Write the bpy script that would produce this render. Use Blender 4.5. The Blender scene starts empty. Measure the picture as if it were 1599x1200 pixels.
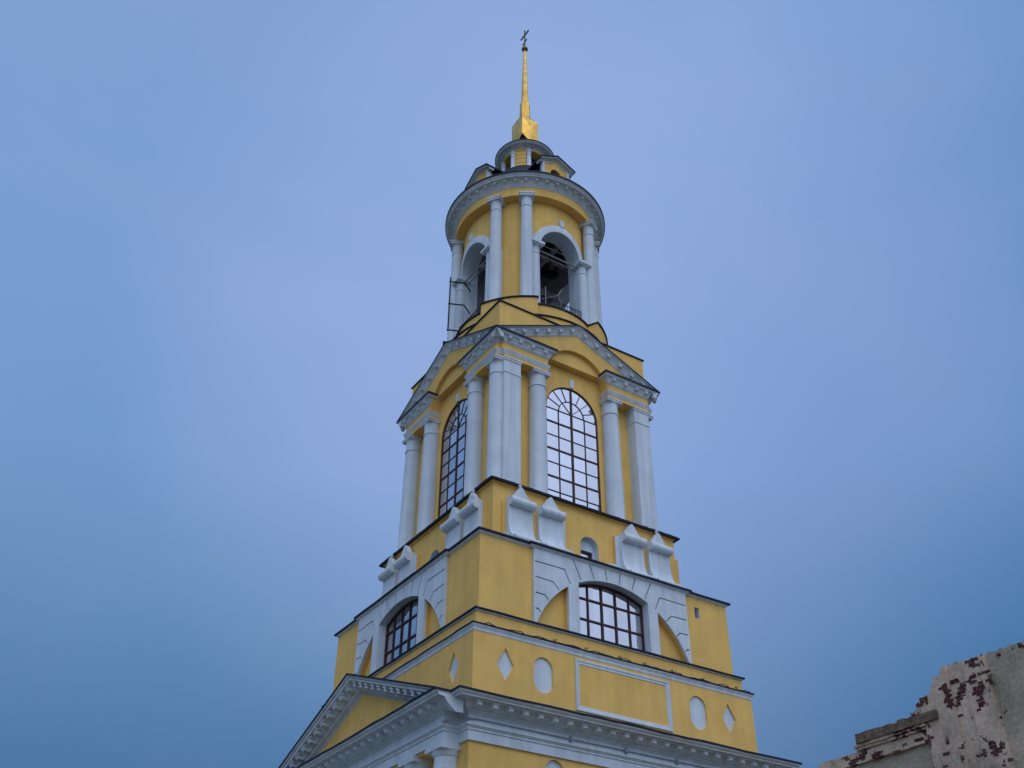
import bpy, bmesh, math, random
from math import sin, cos, pi, radians, sqrt, asin, acos, atan2
from mathutils import Matrix, Vector
from mathutils.geometry import delaunay_2d_cdt
random.seed(7)
SC = bpy.context.scene
COL = SC.collection

# ------------------------------------------------------------------ camera
YAW, PITCH, ROLL, FPX = 0.572871673, 0.622023297, 0.00741104662, 1642.67892
CAMP = Vector((-27.36861125, -41.0121052, 1.6))
_f = Vector((sin(YAW)*cos(PITCH), cos(YAW)*cos(PITCH), sin(PITCH)))
_r = Vector((cos(YAW), -sin(YAW), 0))
_u = _r.cross(_f)
_r2 = _r*cos(ROLL) + _u*sin(ROLL)
_u2 = -_r*sin(ROLL) + _u*cos(ROLL)
cam = bpy.data.cameras.new('camera')
cam.sensor_width = 36.0
cam.lens = FPX/1599*36.0
cam.clip_start = 0.1
cam.clip_end = 6000
camo = bpy.data.objects.new('camera', cam)
COL.objects.link(camo)
M = Matrix((( _r2.x, _u2.x, -_f.x, CAMP.x), (_r2.y, _u2.y, -_f.y, CAMP.y), (_r2.z, _u2.z, -_f.z, CAMP.z), (0, 0, 0, 1)))
camo.matrix_world = M
SC.camera = camo
SC.view_settings.view_transform = 'Standard'
SC.view_settings.look = 'None'
SC.view_settings.exposure = 0.0
SC.view_settings.gamma = 1.0

# ------------------------------------------------------------------ world
SUN_DIR = Vector((-0.05, -0.66, 0.95)).normalized()
world = bpy.data.worlds.new('World')
SC.world = world
world.use_nodes = True
wn, wl = world.node_tree.nodes, world.node_tree.links
wn.clear()

def N(t, **kw):
    n = wn.new(t)
    for k, v in kw.items():
        setattr(n, k, v)
    return n
out = N('ShaderNodeOutputWorld')
sky = N('ShaderNodeTexSky')
sky.sky_type = 'NISHITA'
sky.sun_disc = False
sky.sun_elevation = asin(SUN_DIR.z)
sky.sun_rotation = atan2(SUN_DIR.x, SUN_DIR.y)
bg1 = N('ShaderNodeBackground')
bg1.inputs[1].default_value = 0.10
wl.new(sky.outputs[0], bg1.inputs[0])
tc = N('ShaderNodeTexCoord')
sep = N('ShaderNodeSeparateXYZ')
wl.new(tc.outputs['Generated'], sep.inputs[0])
ramp = N('ShaderNodeValToRGB')
wl.new(sep.outputs['Z'], ramp.inputs[0])
cr = ramp.color_ramp
cr.elements[0].position = 0.0
cr.elements[0].color = (0.055, 0.14, 0.31, 1)
cr.elements[1].position = 1.0
cr.elements[1].color = (1.15, 1.14, 1.16, 1)  # zenith made brighter, out of view, to add light on the tower
for pos, c in ((0.26, (0.070, 0.178, 0.365)), (0.36, (0.115, 0.252, 0.475)), (0.50, (0.178, 0.335, 0.630)), (0.62, (0.205, 0.360, 0.665)),
               (0.74, (0.215, 0.370, 0.675)), (0.84, (0.220, 0.375, 0.680)), (0.91, (0.36, 0.49, 0.76))):
    e = cr.elements.new(pos)
    e.color = (*c, 1)
# soft cloud layer
mp = N('ShaderNodeMapping')
mp.inputs['Scale'].default_value = (1.0, 1.0, 1.7)
wl.new(tc.outputs['Generated'], mp.inputs[0])
nz = N('ShaderNodeTexNoise')
nz.inputs['Scale'].default_value = 2.6
nz.inputs['Detail'].default_value = 7.0
nz.inputs['Roughness'].default_value = 0.52
nz.inputs['Distortion'].default_value = 0.35
wl.new(mp.outputs[0], nz.inputs['Vector'])
cl = N('ShaderNodeValToRGB')
cl.color_ramp.elements[0].position = 0.33
cl.color_ramp.elements[0].color = (0.90, 0.965, 1.0, 1)
cl.color_ramp.elements[1].position = 0.70
cl.color_ramp.elements[1].color = (1.13, 1.045, 1.02, 1)
wl.new(nz.outputs['Fac'], cl.inputs[0])
mul = N('ShaderNodeMix', data_type='RGBA', blend_type='MULTIPLY')
mul.inputs[0].default_value = 1.0
wl.new(ramp.outputs[0], mul.inputs[6])
wl.new(cl.outputs[0], mul.inputs[7])
# thin cloud, brighter on the side of the hidden sun
dot = N('ShaderNodeVectorMath', operation='DOT_PRODUCT')
wl.new(tc.outputs['Generated'], dot.inputs[0])
dot.inputs[1].default_value = Vector((0.5, -0.65, 0.42)).normalized()
mr = N('ShaderNodeMapRange')
mr.interpolation_type = 'SMOOTHSTEP'
mr.inputs[1].default_value = 0.76
mr.inputs[2].default_value = 1.0
wl.new(dot.outputs['Value'], mr.inputs[0])
glow = N('ShaderNodeMix', data_type='RGBA', blend_type='ADD')
wl.new(mr.outputs[0], glow.inputs[0])
wl.new(mul.outputs[2], glow.inputs[6])
glow.inputs[7].default_value = (0.17, 0.165, 0.17, 1)
bg2 = N('ShaderNodeBackground')
bg2.inputs[1].default_value = 1.0
# unseen bright lobe added behind the viewer to light both near faces
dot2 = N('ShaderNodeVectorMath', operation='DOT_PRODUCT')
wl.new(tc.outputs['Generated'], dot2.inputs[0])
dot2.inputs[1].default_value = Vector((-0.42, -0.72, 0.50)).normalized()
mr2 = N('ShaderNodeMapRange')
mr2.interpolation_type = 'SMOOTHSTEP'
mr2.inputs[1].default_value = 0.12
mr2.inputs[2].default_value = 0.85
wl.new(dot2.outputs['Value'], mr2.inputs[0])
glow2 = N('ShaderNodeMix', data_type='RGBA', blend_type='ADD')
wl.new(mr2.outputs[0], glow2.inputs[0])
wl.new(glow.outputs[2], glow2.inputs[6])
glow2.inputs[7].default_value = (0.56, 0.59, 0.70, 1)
# a paler patch of thin cloud beyond the tower
dot3 = N('ShaderNodeVectorMath', operation='DOT_PRODUCT')
wl.new(tc.outputs['Generated'], dot3.inputs[0])
dot3.inputs[1].default_value = Vector((sin(radians(39))*cos(radians(37)), cos(radians(39))*cos(radians(37)), sin(radians(37))))
mr3 = N('ShaderNodeMapRange')
mr3.interpolation_type = 'SMOOTHSTEP'
mr3.inputs[1].default_value = 0.885
mr3.inputs[2].default_value = 1.0
wl.new(dot3.outputs['Value'], mr3.inputs[0])
glow3 = N('ShaderNodeMix', data_type='RGBA', blend_type='ADD')
wl.new(mr3.outputs[0], glow3.inputs[0])
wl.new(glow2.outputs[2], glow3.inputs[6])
glow3.inputs[7].default_value = (0.105, 0.085, 0.108, 1)
# thicker, darker cloud low on the right
dot4 = N('ShaderNodeVectorMath', operation='DOT_PRODUCT')
wl.new(tc.outputs['Generated'], dot4.inputs[0])
dot4.inputs[1].default_value = Vector((sin(radians(66))*cos(radians(31)), cos(radians(66))*cos(radians(31)), sin(radians(31))))
mr4 = N('ShaderNodeMapRange')
mr4.interpolation_type = 'SMOOTHSTEP'
mr4.inputs[1].default_value = 0.90
mr4.inputs[2].default_value = 1.0
wl.new(dot4.outputs['Value'], mr4.inputs[0])
glow4 = N('ShaderNodeMix', data_type='RGBA', blend_type='SUBTRACT')
wl.new(mr4.outputs[0], glow4.inputs[0])
wl.new(glow3.outputs[2], glow4.inputs[6])
glow4.inputs[7].default_value = (0.055, 0.065, 0.085, 1)
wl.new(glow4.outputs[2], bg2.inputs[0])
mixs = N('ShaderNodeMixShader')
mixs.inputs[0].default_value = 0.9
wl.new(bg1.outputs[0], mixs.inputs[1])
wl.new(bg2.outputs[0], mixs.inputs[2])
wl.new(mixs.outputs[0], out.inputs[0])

sun = bpy.data.lights.new('sun', 'SUN')
sun.energy = 0.32
sun.angle = radians(40)
sun.color = (1.0, 0.93, 0.84)
suno = bpy.data.objects.new('sun', sun)
COL.objects.link(suno)
suno.rotation_euler = SUN_DIR.to_track_quat('Z', 'Y').to_euler()
suno.location = (0, 0, 120)

# ------------------------------------------------------------------ materials
def mat(name, color, rough=0.8, metal=0.0, var=0.0, vscale=1.0, bump=0.0, bscale=30.0, spec=0.3, streak=0.0, dirt=None):
    m = bpy.data.materials.new(name)
    m.use_nodes = True
    nt = m.node_tree
    b = nt.nodes['Principled BSDF']
    b.inputs['Base Color'].default_value = (*color, 1)
    b.inputs['Roughness'].default_value = rough
    b.inputs['Metallic'].default_value = metal
    b.inputs['Specular IOR Level'].default_value = spec
    geo = nt.nodes.new('ShaderNodeNewGeometry')
    last = None
    if var > 0:
        n1 = nt.nodes.new('ShaderNodeTexNoise')
        n1.inputs['Scale'].default_value = vscale
        n1.inputs['Detail'].default_value = 6
        n1.inputs['Roughness'].default_value = 0.6
        nt.links.new(geo.outputs['Position'], n1.inputs['Vector'])
        r1 = nt.nodes.new('ShaderNodeMapRange')
        r1.inputs[1].default_value = 0.3
        r1.inputs[2].default_value = 0.7
        r1.inputs[3].default_value = 1 - var
        r1.inputs[4].default_value = 1 + var*0.6
        nt.links.new(n1.outputs['Fac'], r1.inputs[0])
        fac = r1.outputs[0]
        if streak > 0:   # rain streaks and runs: noise stretched along the height
            mpn = nt.nodes.new('ShaderNodeMapping')
            mpn.inputs['Scale'].default_value = (3.2, 3.2, 0.16)
            nt.links.new(geo.outputs['Position'], mpn.inputs[0])
            n2 = nt.nodes.new('ShaderNodeTexNoise')
            n2.inputs['Scale'].default_value = 1.0
            n2.inputs['Detail'].default_value = 5
            nt.links.new(mpn.outputs[0], n2.inputs['Vector'])
            r2 = nt.nodes.new('ShaderNodeMapRange')
            r2.inputs[1].default_value = 0.35
            r2.inputs[2].default_value = 0.75
            r2.inputs[3].default_value = 1.0
            r2.inputs[4].default_value = 1 - streak
            nt.links.new(n2.outputs['Fac'], r2.inputs[0])
            mm = nt.nodes.new('ShaderNodeMath')
            mm.operation = 'MULTIPLY'
            nt.links.new(fac, mm.inputs[0])
            nt.links.new(r2.outputs[0], mm.inputs[1])
            fac = mm.outputs[0]
        hs = nt.nodes.new('ShaderNodeMix')
        hs.data_type = 'RGBA'
        hs.blend_type = 'MULTIPLY'
        hs.inputs[0].default_value = 1.0
        hs.inputs[6].default_value = (*color, 1)
        nt.links.new(fac, hs.inputs[7])
        last = hs.outputs[2]
        if dirt is not None:
            n3 = nt.nodes.new('ShaderNodeTexNoise')
            n3.inputs['Scale'].default_value = 0.55
            n3.inputs['Detail'].default_value = 8
            n3.inputs['Roughness'].default_value = 0.7
            nt.links.new(geo.outputs['Position'], n3.inputs['Vector'])
            r3 = nt.nodes.new('ShaderNodeMapRange')
            r3.inputs[1].default_value = 0.5
            r3.inputs[2].default_value = 0.8
            r3.inputs[3].default_value = 0
            r3.inputs[4].default_value = 0.55
            nt.links.new(n3.outputs['Fac'], r3.inputs[0])
            dm = nt.nodes.new('ShaderNodeMix')
            dm.data_type = 'RGBA'
            nt.links.new(r3.outputs[0], dm.inputs[0])
            nt.links.new(last, dm.inputs[6])
            dm.inputs[7].default_value = (*dirt, 1)
            last = dm.outputs[2]
        nt.links.new(last, b.inputs['Base Color'])
    if bump > 0:
        nb = nt.nodes.new('ShaderNodeTexNoise')
        nb.inputs['Scale'].default_value = bscale
        nb.inputs['Detail'].default_value = 5
        nt.links.new(geo.outputs['Position'], nb.inputs['Vector'])
        bp = nt.nodes.new('ShaderNodeBump')
        bp.inputs['Strength'].default_value = bump
        bp.inputs['Distance'].default_value = 0.03
        nt.links.new(nb.outputs['Fac'], bp.inputs['Height'])
        nt.links.new(bp.outputs[0], b.inputs['Normal'])
    return m

YEL = mat('ochre_plaster', (0.87, 0.54, 0.15), 0.9, var=0.12, vscale=0.9, bump=0.25, bscale=9, streak=0.11, dirt=(0.74, 0.49, 0.17))
WHI = mat('white_limewash', (0.67, 0.74, 0.785), 0.85, var=0.09, vscale=1.3, bump=0.3, bscale=7, streak=0.20, dirt=(0.56, 0.63, 0.68))
ROOF = mat('dark_sheet_metal', (0.008, 0.014, 0.032), 0.6, metal=0.0, var=0.35, vscale=2.5, bump=0.25, bscale=5, spec=0.25)
GOLD = mat('gilded_copper', (0.80, 0.47, 0.095), 0.34, metal=1.0, var=0.30, vscale=2.6, bump=0.25, bscale=5)
GDIM = mat('tarnished_gilding', (0.20, 0.13, 0.06), 0.5, metal=0.8, var=0.3, vscale=4)
RUST = mat('rusty_underside', (0.16, 0.055, 0.03), 0.8, var=0.3, vscale=4)
FRAME = mat('red_brown_paint', (0.062, 0.020, 0.020), 0.55, var=0.25, vscale=3)
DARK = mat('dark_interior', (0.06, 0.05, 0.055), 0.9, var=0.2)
BRONZE = mat('old_bronze', (0.045, 0.04, 0.035), 0.5, metal=0.7, var=0.3, vscale=4)
IRON = mat('black_iron', (0.012, 0.012, 0.016), 0.55, var=0.3, vscale=6)
GREY = mat('grey_cable_sheath', (0.32, 0.33, 0.36), 0.6, var=0.2, vscale=4)
WOOD = mat('painted_beam', (0.30, 0.29, 0.29), 0.8, var=0.25, vscale=4)
ALU = mat('dull_aluminium', (0.24, 0.235, 0.23), 0.6, metal=0.3, var=0.2, vscale=6)
BRICKIN = mat('inner_brick', (0.52, 0.47, 0.48), 0.9, var=0.25, vscale=3, bump=0.4, bscale=8)  # one pale base colour, varied at random
GRASS = mat('pale_gravel_and_grass', (0.12, 0.118, 0.095), 0.95, var=0.4, vscale=0.4, bump=0.6, bscale=4)

def glass_mat():
    m = bpy.data.materials.new('window_glass')
    m.use_nodes = True
    nt = m.node_tree
    nt.nodes.clear()
    o = nt.nodes.new('ShaderNodeOutputMaterial')
    d = nt.nodes.new('ShaderNodeBsdfDiffuse')
    d.inputs[0].default_value = (0.05, 0.05, 0.06, 1)
    g = nt.nodes.new('ShaderNodeBsdfGlossy')
    g.inputs[0].default_value = (0.95, 0.93, 0.96, 1)
    g.inputs['Roughness'].default_value = 0.02
    mx = nt.nodes.new('ShaderNodeMixShader')
    mx.inputs[0].default_value = 0.70
    geo = nt.nodes.new('ShaderNodeNewGeometry')
    # every pane sits a little differently in its frame
    sn = nt.nodes.new('ShaderNodeVectorMath')
    sn.operation = 'SNAP'
    sn.inputs[1].default_value = (0.83, 0.83, 0.815)
    of = nt.nodes.new('ShaderNodeVectorMath')
    of.operation = 'ADD'
    of.inputs[1].default_value = (0.83*40, 0.83*40+0.001, 0.815*20-0.57)
    nt.links.new(geo.outputs['Position'], of.inputs[0])
    nt.links.new(of.outputs[0], sn.inputs[0])
    wnz = nt.nodes.new('ShaderNodeTexWhiteNoise')
    nt.links.new(sn.outputs[0], wnz.inputs['Vector'])
    ce = nt.nodes.new('ShaderNodeVectorMath')
    ce.operation = 'MULTIPLY_ADD'
    ce.inputs[1].default_value = (0.05, 0.05, 0.05)
    ce.inputs[2].default_value = (-0.025, -0.025, -0.025)
    nt.links.new(wnz.outputs['Color'], ce.inputs[0])
    nb = nt.nodes.new('ShaderNodeTexNoise')
    nb.inputs['Scale'].default_value = 1.3
    nt.links.new(geo.outputs['Position'], nb.inputs['Vector'])
    bp = nt.nodes.new('ShaderNodeBump')
    bp.inputs['Strength'].default_value = 0.12
    bp.inputs['Distance'].default_value = 0.05
    nt.links.new(nb.outputs['Fac'], bp.inputs['Height'])
    an = nt.nodes.new('ShaderNodeVectorMath')
    an.operation = 'ADD'
    nt.links.new(bp.outputs[0], an.inputs[0])
    nt.links.new(ce.outputs[0], an.inputs[1])
    no = nt.nodes.new('ShaderNodeVectorMath')
    no.operation = 'NORMALIZE'
    nt.links.new(an.outputs[0], no.inputs[0])
    nt.links.new(no.outputs[0], g.inputs['Normal'])
    # reflection strength differs at random from pane to pane
    vr = nt.nodes.new('ShaderNodeMapRange')
    vr.inputs[3].default_value = 0.60
    vr.inputs[4].default_value = 0.76
    nt.links.new(wnz.outputs['Value'], vr.inputs[0])
    nt.links.new(vr.outputs[0], mx.inputs[0])
    nt.links.new(d.outputs[0], mx.inputs[1])
    nt.links.new(g.outputs[0], mx.inputs[2])
    nt.links.new(mx.outputs[0], o.inputs[0])
    return m
GLASS = glass_mat()

def ruin_mat(name, lo, mid, hi, th):
    """old limewashed plaster flaking off dark red brick"""
    m = bpy.data.materials.new(name)
    m.use_nodes = True
    nt = m.node_tree
    L = nt.links.new
    b = nt.nodes['Principled BSDF']
    b.inputs['Roughness'].default_value = 0.95
    b.inputs['Specular IOR Level'].default_value = 0.1
    geo = nt.nodes.new('ShaderNodeNewGeometry')
    sp = nt.nodes.new('ShaderNodeSeparateXYZ')
    L(geo.outputs['Position'], sp.inputs[0])
    cb = nt.nodes.new('ShaderNodeCombineXYZ')
    ad = nt.nodes.new('ShaderNodeMath')
    ad.operation = 'ADD'
    L(sp.outputs['X'], ad.inputs[0])
    L(sp.outputs['Y'], ad.inputs[1])
    L(ad.outputs[0], cb.inputs[0])
    L(sp.outputs['Z'], cb.inputs[1])
    br = nt.nodes.new('ShaderNodeTexBrick')
    br.inputs['Color1'].default_value = (0.105, 0.028, 0.024, 1)
    br.inputs['Color2'].default_value = (0.060, 0.022, 0.022, 1)
    br.inputs['Mortar'].default_value = (0.16, 0.13, 0.12, 1)
    br.inputs['Scale'].default_value = 1.0
    br.inputs['Brick Width'].default_value = 0.30
    br.inputs['Row Height'].default_value = 0.09
    br.inputs['Mortar Size'].default_value = 0.012
    L(cb.outputs[0], br.inputs['Vector'])

    def noise(scale, detail, rough, stretch=None):
        n = nt.nodes.new('ShaderNodeTexNoise')
        n.inputs['Scale'].default_value = scale
        n.inputs['Detail'].default_value = detail
        n.inputs['Roughness'].default_value = rough
        if stretch:
            mpn = nt.nodes.new('ShaderNodeMapping')
            mpn.inputs['Scale'].default_value = stretch
            L(geo.outputs['Position'], mpn.inputs[0])
            L(mpn.outputs[0], n.inputs['Vector'])
        else:
            L(geo.outputs['Position'], n.inputs['Vector'])
        return n
    n1 = noise(0.8, 7, 0.65)
    c1 = nt.nodes.new('ShaderNodeValToRGB')
    e = c1.color_ramp.elements
    e[0].position = 0.30
    e[0].color = (*lo, 1)
    e[1].position = 0.72
    e[1].color = (*hi, 1)
    x = e.new(0.48)
    x.color = (*mid, 1)
    L(n1.outputs['Fac'], c1.inputs[0])
    n2 = noise(9, 6, 0.7)
    r2 = nt.nodes.new('ShaderNodeMapRange')
    r2.inputs[1].default_value = 0.3
    r2.inputs[2].default_value = 0.7
    r2.inputs[3].default_value = 0.72
    r2.inputs[4].default_value = 1.15
    L(n2.outputs['Fac'], r2.inputs[0])
    mu = nt.nodes.new('ShaderNodeMix')
    mu.data_type = 'RGBA'
    mu.blend_type = 'MULTIPLY'
    mu.inputs[0].default_value = 1
    L(c1.outputs[0], mu.inputs[6])
    L(r2.outputs[0], mu.inputs[7])
    # flaked patches follow the brick courses: blocky noise snapped to courses
    sn = nt.nodes.new('ShaderNodeVectorMath')
    sn.operation = 'SNAP'
    sn.inputs[1].default_value = (0.12, 0.12, 0.075)
    L(geo.outputs['Position'], sn.inputs[0])
    mixv = nt.nodes.new('ShaderNodeMix')
    mixv.data_type = 'VECTOR'
    mixv.inputs[0].default_value = 0.6
    L(geo.outputs['Position'], mixv.inputs[4])
    L(sn.outputs[0], mixv.inputs[5])
    n3 = nt.nodes.new('ShaderNodeTexNoise')
    n3.inputs['Scale'].default_value = 1.9
    n3.inputs['Detail'].default_value = 7
    n3.inputs['Roughness'].default_value = 0.6
    L(mixv.outputs[1], n3.inputs['Vector'])
    r3 = nt.nodes.new('ShaderNodeMapRange')
    r3.inputs[1].default_value = th
    r3.inputs[2].default_value = th+0.015
    L(n3.outputs['Fac'], r3.inputs[0])
    mx = nt.nodes.new('ShaderNodeMix')
    mx.data_type = 'RGBA'
    L(r3.outputs[0], mx.inputs[0])
    L(mu.outputs[2], mx.inputs[6])
    L(br.outputs['Color'], mx.inputs[7])
    L(mx.outputs[2], b.inputs['Base Color'])
    hh = nt.nodes.new('ShaderNodeMath')
    hh.operation = 'SUBTRACT'
    L(n2.outputs['Fac'], hh.inputs[0])
    L(r3.outputs[0], hh.inputs[1])
    bp = nt.nodes.new('ShaderNodeBump')
    bp.inputs['Strength'].default_value = 0.7
    bp.inputs['Distance'].default_value = 0.05
    L(hh.outputs[0], bp.inputs['Height'])
    L(bp.outputs[0], b.inputs['Normal'])
    return m
RUIN = ruin_mat('grey_green_plaster', (0.23, 0.205, 0.145), (0.40, 0.35, 0.26), (0.60, 0.48, 0.37), 0.625)
PIER = ruin_mat('flaking_pinkish_plaster', (0.30, 0.235, 0.17), (0.56, 0.43, 0.32), (0.76, 0.59, 0.455), 0.585)
BRK = mat('bare_dark_brick', (0.105, 0.036, 0.031), 0.95, var=0.65, vscale=7, bump=0.8, bscale=20, dirt=(0.30, 0.24, 0.21))
TILE = mat('weathered_brown_coping', (0.19, 0.13, 0.09), 0.95, var=0.6, vscale=3, bump=0.8, bscale=9, dirt=(0.24, 0.21, 0.18))

# ------------------------------------------------------------------ mesh helpers
class MB:
    def __init__(s):
        s.v, s.f, s.m = [], [], []
        s.cm = 0
    def add(s, vs, fs):
        o = len(s.v)
        s.v += [tuple(q) for q in vs]
        s.f += [tuple(i+o for i in q) for q in fs]
        s.m += [s.cm]*len(fs)
    def box(s, x0, x1, y0, y1, z0, z1):
        s.add([(x0,y0,z0),(x1,y0,z0),(x1,y1,z0),(x0,y1,z0),(x0,y0,z1),(x1,y0,z1),(x1,y1,z1),(x0,y1,z1)],
              [(0,3,2,1),(4,5,6,7),(0,1,5,4),(1,2,6,5),(2,3,7,6),(3,0,4,7)])
    def fbox(s, u0, u1, w0, w1, v0, v1):          # face coordinates: u along, w outward, v up
        s.box(u0, u1, -w1, -w0, v0, v1)
    def tube(s, pts, r, n=8, caps=True):
        pts = [Vector(q) for q in pts]
        rings = []
        for i, q in enumerate(pts):
            a = pts[max(i-1, 0)]
            b = pts[min(i+1, len(pts)-1)]
            d = (b-a).normalized()
            t = Vector((0, 0, 1)) if abs(d.z) < 0.9 else Vector((1, 0, 0))
            e1 = d.cross(t).normalized()
            e2 = d.cross(e1)
            rr = r[i] if isinstance(r, (list, tuple)) else r
            rings.append([q + (e1*cos(2*pi*k/n) + e2*sin(2*pi*k/n))*rr for k in range(n)])
        vs = [x for g in rings for x in g]
        fs = []
        for i in range(len(rings)-1):
            for k in range(n):
                a, b = i*n+k, i*n+(k+1) % n
                fs.append((a, b, b+n, a+n))
        if caps:
            fs.append(tuple(range(n))[::-1])
            fs.append(tuple((len(rings)-1)*n+k for k in range(n)))
        s.add(vs, fs)
    def lathe(s, prof, n=48, cx=0, cy=0, a0=0.0, a1=2*pi, jit=0.0):
        full = abs(a1-a0-2*pi) < 1e-6
        cols = n if full else n+1
        vs = []
        for k in range(cols):
            t = a0 + (a1-a0)*k/n
            j = random.uniform(-jit, jit)
            for (r, z) in prof:
                vs.append((cx+r*cos(t), cy+r*sin(t), z+j))
        P = len(prof)
        fs = []
        for k in range(n):
            k2 = (k+1) % cols
            for i in range(P-1):
                fs.append((k*P+i, k2*P+i, k2*P+i+1, k*P+i+1))
        s.add(vs, fs)
        if not full:
            s.add([vs[i] for i in range(P)], [tuple(range(P))])
            s.add([vs[(cols-1)*P+i] for i in range(P)], [tuple(range(P))])
    def prism(s, poly, d, h0, h1):
        """poly points mapped by d(a,b,h)"""
        n = len(poly)
        vs = [d(a, b, h0) for a, b in poly] + [d(a, b, h1) for a, b in poly]
        fs = [tuple(range(n))[::-1], tuple(range(n, 2*n))]
        for i in range(n):
            j = (i+1) % n
            fs.append((i, j, j+n, i+n))
        s.add(vs, fs)
    def plate(s, outer, holes, w0, w1, mp=None, extra=(), rim=True, hole_mat=None):
        """flat wall layer with openings; front at w1, edges back to w0"""
        mp = mp or (lambda u, w, v: (u, -w, v))
        vs, tr = cdt(outer, holes, extra)
        s.add([mp(u, w1, v) for u, v in vs], tr)
        keep = s.cm
        for li, loop in enumerate([outer]+list(holes)):
            if li == 0 and not rim:
                continue
            if li > 0 and hole_mat is not None:
                s.cm = hole_mat
            else:
                s.cm = keep
            n = len(loop)
            vv = [mp(u, w1, v) for u, v in loop] + [mp(u, w0, v) for u, v in loop]
            s.add(vv, [(i, (i+1) % n, n+(i+1) % n, n+i) for i in range(n)])
        s.cm = keep
    def sweep(s, path, prof, closed=True, jit=0.0, seg=1.0):
        """sweep a closed cross-section prof[(offset, z)] along a plan path (outward = right of travel)"""
        n = len(path)
        st = []
        P = [Vector((a, b)) for a, b in path]
        dirs = [(P[(i+1) % n]-P[i]).normalized() for i in range(n)]
        def nrm(d):
            return Vector((d.y, -d.x))
        for i in range(n):
            if closed or 0 < i < n-1:
                a, b = nrm(dirs[i-1]), nrm(dirs[i])
                m = (a+b)/(1+a.dot(b))
            elif i == 0:
                m = nrm(dirs[0])
            else:
                m = nrm(dirs[n-2])
            st.append((P[i], m, 0.0))
            if jit > 0 and (closed or i < n-1):
                j = (i+1) % n
                L = (P[j]-P[i]).length
                k = int(L/seg)
                for q in range(1, k):
                    st.append((P[i]+(P[j]-P[i])*((q+random.uniform(-.2, .2))/k), nrm(dirs[i]), random.uniform(-jit, jit)))
        K = len(prof)
        vs = [(c.x+m.x*o, c.y+m.y*o, z+dz) for (c, m, dz) in st for (o, z) in prof]
        S = len(st)
        fs = []
        for i in range(S if closed else S-1):
            j = (i+1) % S
            for k in range(K):
                l = (k+1) % K
                fs.append((i*K+k, j*K+k, j*K+l, i*K+l))
        if not closed:
            fs.append(tuple(range(K)))
            fs.append(tuple((S-1)*K+k for k in range(K))[::-1])
        s.add(vs, fs)
    def mesh(s, name, mats, smooth=None):
        me = bpy.data.meshes.new(name)
        me.from_pydata(s.v, [], s.f)
        for m in (mats if isinstance(mats, (list, tuple)) else [mats]):
            me.materials.append(m)
        me.polygons.foreach_set('material_index', s.m)
        bm = bmesh.new()
        bm.from_mesh(me)
        bmesh.ops.remove_doubles(bm, verts=bm.verts, dist=0.0004)
        bmesh.ops.recalc_face_normals(bm, faces=bm.faces)
        if smooth:
            for f in bm.faces:
                f.smooth = True
            for e in bm.edges:
                if len(e.link_faces) == 2 and e.calc_face_angle(0) > radians(smooth):
                    e.smooth = False
        bm.to_mesh(me)
        bm.free()
        me.update()
        return me
    def build(s, name, mats, parent=None, smooth=None):
        o = bpy.data.objects.new(name, s.mesh(name, mats, smooth))
        COL.objects.link(o)
        o.parent = parent
        return o

def inpoly(p, poly):
    x, y = p
    c = False
    n = len(poly)
    for i in range(n):
        x1, y1 = poly[i]
        x2, y2 = poly[i-1]
        if (y1 > y) != (y2 > y) and x < (x2-x1)*(y-y1)/(y2-y1)+x1:
            c = not c
    return c

def cdt(outer, holes, extra=()):
    vs, es = [], []
    for loop in [outer]+list(holes):
        o = len(vs)
        n = len(loop)
        vs += [Vector(q) for q in loop]
        es += [(o+i, o+(i+1) % n) for i in range(n)]
    for q in extra:
        if inpoly(q, outer) and not any(inpoly(q, h) for h in holes):
            vs.append(Vector(q))
    r = delaunay_2d_cdt(vs, es, [], 0, 1e-5)
    ov = [tuple(q) for q in r[0]]
    tr = []
    for t in r[2]:
        c = (sum(ov[i][0] for i in t)/3, sum(ov[i][1] for i in t)/3)
        if inpoly(c, outer) and not any(inpoly(c, h) for h in holes):
            tr.append(tuple(t))
    return ov, tr

def arc(cx, cz, r, a0, a1, n):
    return [(cx+r*cos(radians(a0+(a1-a0)*i/n)), cz+r*sin(radians(a0+(a1-a0)*i/n))) for i in range(n+1)]

def arch_loop(cx, half, z0, spring, n=24):
    return [(cx-half, z0), (cx+half, z0)] + arc(cx, spring, half, 0, 180, n)

def rect(u0, u1, v0, v1):
    return [(u0, v0), (u1, v0), (u1, v1), (u0, v1)]

def slot(pts, wd):
    """thin groove outline along a polyline in (u,v)"""
    P = [Vector(q) for q in pts]
    l, r = [], []
    for i, q in enumerate(P):
        ns = []
        if i > 0:
            d = (P[i]-P[i-1]).normalized()
            ns.append(Vector((-d.y, d.x)))
        if i < len(P)-1:
            d = (P[i+1]-P[i]).normalized()
            ns.append(Vector((-d.y, d.x)))
        m = ns[0] if len(ns) == 1 else (ns[0]+ns[1])/(1+ns[0].dot(ns[1]))
        l.append(tuple(q+m*wd/2))
        r.append(tuple(q-m*wd/2))
    return l + r[::-1]

def tag(o, label=None, cat=None, group=None, kind=None):
    if label: o['label'] = label
    if cat: o['category'] = cat
    if group: o['group'] = group
    if kind: o['kind'] = kind
    return o

def empty(name, loc=(0, 0, 0), parent=None):
    o = bpy.data.objects.new(name, None)
    COL.objects.link(o)
    o.location = loc
    o.parent = parent
    o.empty_display_size = 0.5
    return o

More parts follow.
